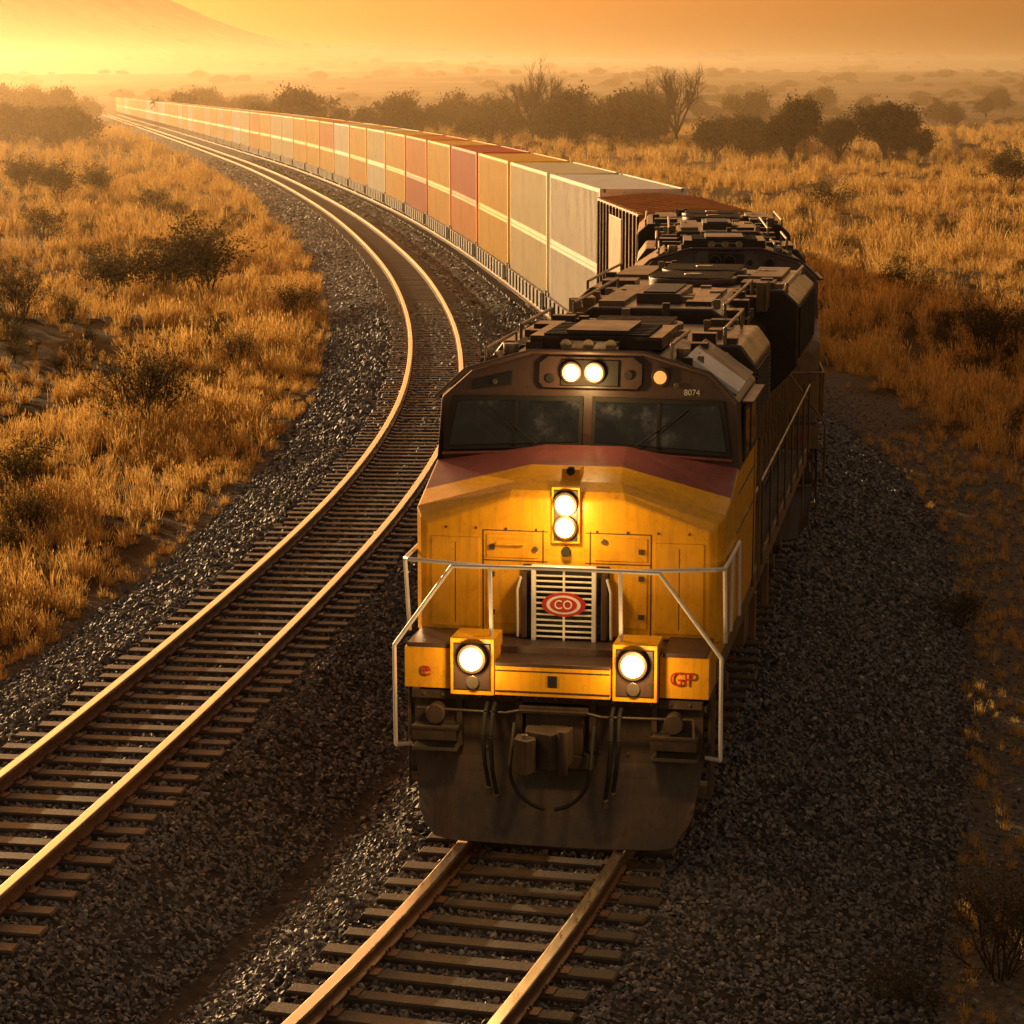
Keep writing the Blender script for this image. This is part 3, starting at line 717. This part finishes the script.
        for k in range(26):   # small roof fittings, lifting lugs, pipes
            rr = random.Random(k*7+sg*3+50); yy = rr.uniform(5.2, 16); xx = sg*rr.uniform(.1, 1.35); s_ = rr.uniform(.03, .09); zt_ = 4.70 if yy > 12.2 else (4.62 if yy < 7.6 else 4.72)
            m.box(xx-s_, xx+s_, yy-s_, yy+s_*1.5, zt_-.25, zt_+rr.uniform(.05, .16), rr.choice([M_BRN, M_STL, M_TANK]))
        m.tube([(sg*1.0, 7.8, 4.5), (sg*1.0, 7.8, 4.85), (sg*1.0, 12, 4.85), (sg*1.0, 12, 4.5)], .022, M_STL)
        m.tube([(sg*1.25, 5.2, 4.6), (sg*1.25, 5.2, 4.8), (sg*1.25, 7.5, 4.8), (sg*1.25, 7.5, 4.6)], .022, M_STL)
        m.tube([(sg*1.5, 12.3, 4.6), (sg*1.5, 12.3, 4.78), (sg*1.5, 16, 4.78), (sg*1.5, 16, 4.6)], .022, M_STL)
    for yc_ in (13.2, 14.9):
        m.cyl((0, yc_, 4.69), (0, yc_, 4.80), .68, M_BRN, 28); m.cyl((0, yc_, 4.80), (0, yc_, 4.815), .6, M_BLK, 28)
        for k in range(7): m.box(-.6, .6, yc_-.55+k*.18, yc_-.53+k*.18, 4.815, 4.835, M_STL)
        m.cyl((0, yc_, 4.81), (0, yc_, 4.85), .14, M_STL, 14)
    m.cyl((0, 6.3, 4.6), (0, 6.3, 4.75), .62, M_BRN, 28); m.cyl((0, 6.3, 4.75), (0, 6.3, 4.765), .54, M_BLK, 28)
    for k in range(6): m.box(-.5, .5, 5.85+k*.18, 5.87+k*.18, 4.765, 4.785, M_STL)
    m.box(-.3, .3, 8.8, 10.4, 4.78, 4.90, M_BRN); m.box(-.22, .22, 8.9, 10.3, 4.90, 4.92, M_BLK)
    m.box(-.75, -.4, 8.3, 11, 4.7, 4.84, M_TANK); m.box(.4, .75, 8.5, 10.8, 4.7, 4.83, M_HOOD)
    m.sbox(.8, 1.3, 12.4, 13.0, 4.69, 4.79, M_BRN); m.sbox(.8, 1.3, 14.0, 16.0, 4.69, 4.76, M_TANK)
    m.obj('hood_fittings', e, .01)
    # --- frame, walkway, tank
    m = MB()
    m.box(-1.55, 1.55, .55, 16.6, 1.42, 1.74, M_DRK)
    m.sbox(1.551, 1.60, 1.1, 16.5, 1.52, 1.78, M_TANK); m.box(-1.62, 1.62, 1.02, 4.9, 1.785, 1.95, M_YEL)
    m.box(-1.50, 1.50, .5, 1.02, 1.75, 1.98, M_BRN)
    m.box(-1.3, 1.3, 16.6, 16.9, .9, 1.7, M_DRK); m.box(-.12, .12, 16.9, 17.3, 1.0, 1.25, M_STL)
    m.loft([[(-1.0, y, .35), (1.0, y, .35), (1.35, y, .65), (1.4, y, 1.3), (-1.4, y, 1.3), (-1.35, y, .65)] for y in (7.1, 10.1)], M_DRK)
    m.sbox(1.1, 1.45, 6.3, 6.95, .75, 1.35, M_TANK); m.cyl((1.2, 10.3, 1.05), (1.2, 11.2, 1.05), .2, M_DRK, 16); m.cyl((-1.2, 10.3, 1.05), (-1.2, 11.2, 1.05), .2, M_DRK, 16)
    m.sbox(1.4, 1.5, 7.4, 7.6, .6, 1.2, M_TANK); m.sbox(1.4, 1.5, 9.5, 9.7, .6, 1.2, M_TANK)
    m.obj('underframe', e, .012)
    m = MB()
    for y0 in (2.3, 11.6):
        for ax in (0, 1.55, 3.1):
            yy = y0+ax
            for sg in (-1, 1):
                m.cyl((sg*.76, yy, .50), (sg*.90, yy, .50), .50, M_STL, 30); m.cyl((sg*.70, yy, .50), (sg*.76, yy, .50), .54, M_STL, 30)
                m.cyl((sg*1.0, yy, .52), (sg*1.30, yy, .52), .17, M_DRK, 18); m.cyl((sg*1.30, yy, .52), (sg*1.33, yy, .52), .11, M_TANK, 14)
                for q in (-.27, .27):
                    for kk in range(5): m.cyl((sg*1.16, yy+q, .62+kk*.06), (sg*1.16, yy+q, .65+kk*.06), .08, M_TANK, 12)
            m.cyl((-.7, yy, .5), (.7, yy, .5), .09, M_DRK, 12)
        for sg in (-1, 1):
            xs = (sg*1.04, sg*1.22); prof = [(-.65, .75), (-.5, .95), (.5, 1.0), (1.0, .9), (2.1, .9), (2.6, 1.0), (3.6, .95), (3.75, .75), (3.6, .62), (3.35, .78), (2.9, .78), (2.6, .45), (2.1, .42), (1.8, .74), (1.3, .74), (1.0, .42), (.5, .45), (.2, .78), (-.25, .78), (-.5, .62)]
            m.loft([[(xx, y0+a, z) for a, z in prof] for xx in sorted(xs)], M_DRK)
            m.cyl((sg*1.25, y0+.75, .7), (sg*1.25, y0+1.05, .95), .05, M_TANK, 8)
            m.tube([(sg*1.28, y0-.5, 1.05), (sg*1.3, y0+1.5, 1.12), (sg*1.28, y0+3.5, 1.05)], .025, M_BLK, 6)
            m.cyl((sg*1.2, y0+2.2, 1.05), (sg*1.2, y0+2.6, 1.05), .12, M_DRK, 14)
    m.obj('trucks', e, .008)
    # --- handrails
    m = MB(); H = M_WHT; r_ = .022
    for sg in (-1, 1):
        m.tube([(sg*1.72, .34, .92), (sg*1.72, .30, 1.98), (sg*1.08, .22, 2.84), (0, .22, 2.85)], r_, H)
        m.tube([(sg*1.72, .34, .92), (sg*1.56, .42, .92)], r_, H)
        m.tube([(sg*.68, .22, 2.84), (sg*.68, .30, 2.1)], r_, H)
        m.tube([(sg*.68, .24, 2.84), (sg*1.62, .60, 2.82), (sg*1.70, .75, 2.80), (sg*1.70, .95, 2.0)], r_, H)
        m.tube([(sg*1.70, .75, 2.80), (sg*1.72, 2.2, 2.82)], r_, H)
        m.tube([(sg*1.71, 1.5, 2.81), (sg*1.70, 1.5, 2.0)], r_, H)
        m.tube([(sg*1.72, 2.2, 2.82), (sg*1.72, 2.3, 2.0)], r_, H)
        m.tube([(sg*1.74, 4.7, 1.9), (sg*1.74, 4.7, 3.6)], r_, M_STL)
        m.tube([(sg*1.64, 5.1, 2.85), (sg*1.64, 16.3, 2.85)], .018, M_STL)
        for k in range(9): m.tube([(sg*1.64, 5.1+k*1.4, 1.75), (sg*1.64, 5.1+k*1.4, 2.85)], .018, M_STL)
        m.tube([(sg*1.55, 16.4, .7), (sg*1.55, 16.4, 2.85)], .018, M_STL)
    m.obj('handrails', e)
    if lead:
        for p, w in (((.0, .50, 3.27), 40), ((.84, -.22, 1.93), 26), ((-.84, -.22, 1.93), 26), ((-.05, 2.0, 4.57), 28)):
            l = bpy.data.lights.new('headlamp_glow', 'POINT'); l.energy = w; l.color = (1, .58, .20); l.shadow_soft_size = .06
            lo = bpy.data.objects.new('headlamp_light', l); COL.objects.link(lo); lo.parent = e; lo.location = p
s0 = float(np.interp(24.0, YG, AM))
def put(s, a, b_):
    p1 = onpath(XM, AM, s+a); p2 = onpath(XM, AM, s+b_); d = (p2-p1).normalized()
    h = math.atan2(d.x, d.y); return p1-d*a, -h
loc, rz = put(s0, 3.8, 13.2); print('loco', loc, rz)
e = empty('diesel_locomotive', loc, rz); locomotive(e, True); e.scale = (1, 1, 1.03)
first = e
s1 = s0+17.5
loc, rz = put(s1, 3.8, 13.2); e2 = empty('diesel_locomotive', loc, rz); e2.scale = (1, 1, 1.03)
for c in list(first.children):
    if c.type in ('LIGHT',) : continue
    d = c.copy();
    if d.type == 'MESH':
        d.data = c.data.copy()
        for i, mm in enumerate(d.data.materials):
            if mm == M_YEL: d.data.materials[i] = M_TANK
            if mm == M_WHT: d.data.materials[i] = M_TANK
            if mm in (M_LAMP, M_CORE, M_AMB): d.data.materials[i] = M_GLS
    COL.objects.link(d); d.parent = e2
# --- boxcar
s2 = s1+17.6; BL = 8.6
loc, rz = put(s2, 1.8, BL-1.8); e = empty('boxcar', loc, rz)
M_BOX = paint('boxcar_paint', (.68, .27, .06), .45, .3)
m = MB(); BZ = 4.72
m.box(-1.42, 1.42, 0, BL, 1.05, BZ, M_BOX)
m.loft([[(-1.46, y, BZ), (1.46, y, BZ), (1.46, y, BZ+.05), (.3, y, BZ+.16), (-.3, y, BZ+.16), (-1.46, y, BZ+.05)] for y in (-.03, BL+.03)], M_BOX)
for k in range(13):
    y = .1+k*(BL-.2)/12; m.sbox(1.42, 1.48, y-.05, y+.05, 1.05, BZ, M_BRN)
    m.loft([[(-1.48, yy, BZ+.07), (1.48, yy, BZ+.07), (1.48, yy, BZ+.09), (.3, yy, BZ+.2), (-.3, yy, BZ+.2), (-1.48, yy, BZ+.09)] for yy in (y-.03, y+.03)], M_BOX)
m.sbox(1.425, 1.50, BL/2-1.3, BL/2+1.3, 1.2, 4.5, M_BOX)
for x in (-1.2, -.6, 0, .6, 1.2): m.box(x-.05, x+.05, -.06, 0, 1.05, BZ, M_BRN)
m.box(-.5, .5, -.35, BL+.35, .8, 1.05, M_DRK)
m.obj('body', e, .01)
m = MB()
for yy in (.9, 2.5, BL-2.5, BL-.9):
    for sg in (-1, 1): m.cyl((sg*.7, yy, .45), (sg*.84, yy, .45), .45, M_STL, 24)
for yy in (1.7, BL-1.7): m.sbox(1.0, 1.15, yy-1.2, yy+1.2, .35, .75, M_DRK); m.box(-1.1, 1.1, yy-.3, yy+.3, .5, .85, M_DRK)
m.obj('bogies', e, .01)
# --- container wagons
M_CON, nt, b = newmat('container_paint')
oi = N(nt, 'ShaderNodeObjectInfo'); n1 = noise(nt, 1.1, 6, .65); n2 = noise(nt, 2.5, 4, .7, stretch=(4, 4, .4))
r1 = ramp(nt, n1.outputs[0], [(.5, (0, 0, 0)), (.9, (.3, .3, .3))]); r2 = ramp(nt, n2.outputs[0], [(.52, (0, 0, 0)), (.85, (.25, .25, .25))])
f_ = mixc(nt, r1.outputs[0], r2.outputs[0], 1., 'ADD')
c = mixc(nt, oi.outputs['Color'], (.16, .08, .03), f_); nt.links.new(c, b.inputs['Base Color']); b.inputs['Roughness'].default_value = .45
b.inputs['Specular IOR Level'].default_value = .6; b.inputs['Specular Tint'].default_value = (1, .75, .4, 1)
CL_, CW, CH = 12.2, 1.24, 2.28
m = MB()
npts = 44; p_ = (CL_-.3)/npts
for sg in (-1, 1):
    pr = []
    for k in range(npts):
        y = .15+k*p_; pr += [(y, 0), (y+p_*.3, 0), (y+p_*.5, .035), (y+p_*.8, .035)]
    pr.append((CL_-.15, 0))
    vs = []
    for y, d in pr: vs += [(sg*(CW-.045+d), y, .12), (sg*(CW-.045+d), y, CH-.1)]
    m.add(vs, [(2*i, 2*i+1, 2*i+3, 2*i+2) for i in range(len(pr)-1)], M_CON)
    for z0, z1 in ((0, .14), (CH-.11, CH)):
        a, b_ = sorted((sg*(CW-.08), sg*CW)); m.box(a, b_, .1, CL_-.1, z0, z1, M_CON)
    for y0, y1 in ((0, .16), (CL_-.16, CL_)):
        a, b_ = sorted((sg*(CW-.16), sg*(CW+.004))); m.box(a, b_, y0, y1, .0, CH+.01, M_CON)
for y0, y1 in ((.04, .1), (CL_-.1, CL_-.04)): m.box(-CW+.1, CW-.1, y0, y1, .05, CH-.05, M_CON)
for x in (-.55, -.3, .3, .55): m.cyl((x, .02, .1), (x, .02, CH-.1), .022, M_CON, 8)
m.box(-.006, .006, .03, .045, .1, CH-.1, M_BLK); m.box(-CW+.1, CW-.1, 0, .1, 0, .14, M_CON); m.box(-CW+.1, CW-.1, 0, .1, CH-.1, CH, M_CON)
for k in range(24):
    y = .2+k*(CL_-.4)/24; m.box(-CW+.12, CW-.12, y, y+.25, CH-.06, CH-.02, M_CON)
m.box(-CW+.08, CW-.08, .1, CL_-.1, CH-.09, CH-.055, M_CON)
cme = m.mesh('container')
m = MB(); WLn = 13.1
m.sbox(1.26, 1.36, .3, CL_+.1, .38, .95, M_DRK); m.box(-1.3, 1.3, 0, .35, .5, 1.05, M_DRK); m.box(-1.3, 1.3, CL_+.05, CL_+.4, .5, 1.05, M_DRK)
m.box(-.2, .2, -.5, CL_+.9, .6, .8, M_DRK); m.box(-1.25, 1.25, .3, CL_+.1, .30, .40, M_DRK)
for k in range(11): m.sbox(1.36, 1.41, .5+k*1.15, .58+k*1.15, .38, .95, M_TANK)
for yy in (-.1, CL_+.5):
    for sg in (-1, 1):
        m.cyl((sg*.7, yy+.05, .42), (sg*.84, yy+.05, .42), .42, M_STL, 20)
    m.sbox(.95, 1.1, yy-.5, yy+.6, .3, .7, M_DRK)
wme = m.mesh('wagon')
W_ = (.90, .88, .80); Cc = (.86, .78, .52); Y1 = (.95, .58, .04); Y2 = (.92, .48, .03); Rd = (.66, .08, .02); Or = (.88, .30, .02); Gd = (.88, .62, .14)
seq = [(W_, W_), (Cc, Cc), (Y1, Y1), (Or, Rd), (Y2, Y1), (Rd, Or), (Y1, Y1), (W_, Cc), (Y2, Y1), (Cc, W_), (Y1, Or), (Y1, Y1)]
s = s2+BL+.9; k = 0; R_ = random.Random(3)
while True:
    loc, rz = put(s, .3, CL_-.3)
    if loc.y > 720: break
    e = empty('container_wagon', loc, rz)
    a, b_ = seq[k] if k < len(seq) else (R_.choice([Y1, Y1, Y2, W_, Cc, Y1, Gd]),)*2
    w = bpy.data.objects.new('wagon_frame', wme); COL.objects.link(w); w.parent = e
    for nm_, cc_, z in (('lower_container', a, .42), ('upper_container', b_, .42+CH+.02)):
        c = bpy.data.objects.new(nm_, cme); COL.objects.link(c); c.parent = e; c.location = (0, 0, z); c.color = (*cc_, 1)
    s += WLn; k += 1
print('wagons', k)

# ------------------------------------------------------------------ light, sky, haze
AZ = math.radians(32); EL = math.radians(8.5)
d = Vector((-math.sin(AZ)*math.cos(EL), math.cos(AZ)*math.cos(EL), math.sin(EL)))
sl = bpy.data.lights.new('sun', 'SUN'); sl.energy = 5; sl.angle = math.radians(.6); sl.color = (1, .69, .33)
so = bpy.data.objects.new('sun', sl); COL.objects.link(so); so.rotation_euler = d.to_track_quat('Z', 'Y').to_euler(); so.location = (-50, 100, 60)
w = bpy.data.worlds.new('World'); scene.world = w; w.use_nodes = True
nt = w.node_tree; bg = nt.nodes['Background']
sk = nt.nodes.new('ShaderNodeTexSky'); sk.sky_type = 'NISHITA'; sk.sun_disc = False
sk.sun_elevation = EL; sk.sun_rotation = -AZ; sk.dust_density = 5; sk.air_density = 1.5; sk.ozone_density = .7
mx = nt.nodes.new('ShaderNodeMix'); mx.data_type = 'RGBA'; mx.blend_type = 'MULTIPLY'; mx.inputs[0].default_value = 1
nt.links.new(sk.outputs[0], mx.inputs[6]); mx.inputs[7].default_value = (1.22, .70, .44, 1)
nt.links.new(mx.outputs[2], bg.inputs[0]); bg.inputs[1].default_value = .15
# haze layer
m = MB(); m.box(-3400, 3400, 70, 5200, -6, 40, M_DRK)
hz = m.obj('haze'); hm = bpy.data.materials.new('haze_volume'); hm.use_nodes = True; nt = hm.node_tree; nt.nodes.clear()
vs_ = nt.nodes.new('ShaderNodeVolumeScatter'); vs_.inputs['Density'].default_value = .00052; vs_.inputs['Anisotropy'].default_value = .76; vs_.inputs['Color'].default_value = (1, .74, .42, 1)
ou = nt.nodes.new('ShaderNodeOutputMaterial'); nt.links.new(vs_.outputs[0], ou.inputs['Volume'])
hz.data.materials.clear(); hz.data.materials.append(hm)

# ------------------------------------------------------------------ camera
cam = bpy.data.cameras.new('camera'); co = bpy.data.objects.new('camera', cam); COL.objects.link(co)
co.location = (0, 0, 7.8); co.rotation_euler = (math.radians(90-10.02), 0, 0)
cam.sensor_width = 36; cam.lens = 36*2400/1024; cam.clip_end = 12000
scene.camera = co
scene.view_settings.view_transform = 'Standard'; scene.view_settings.look = 'None'; scene.view_settings.exposure = 0
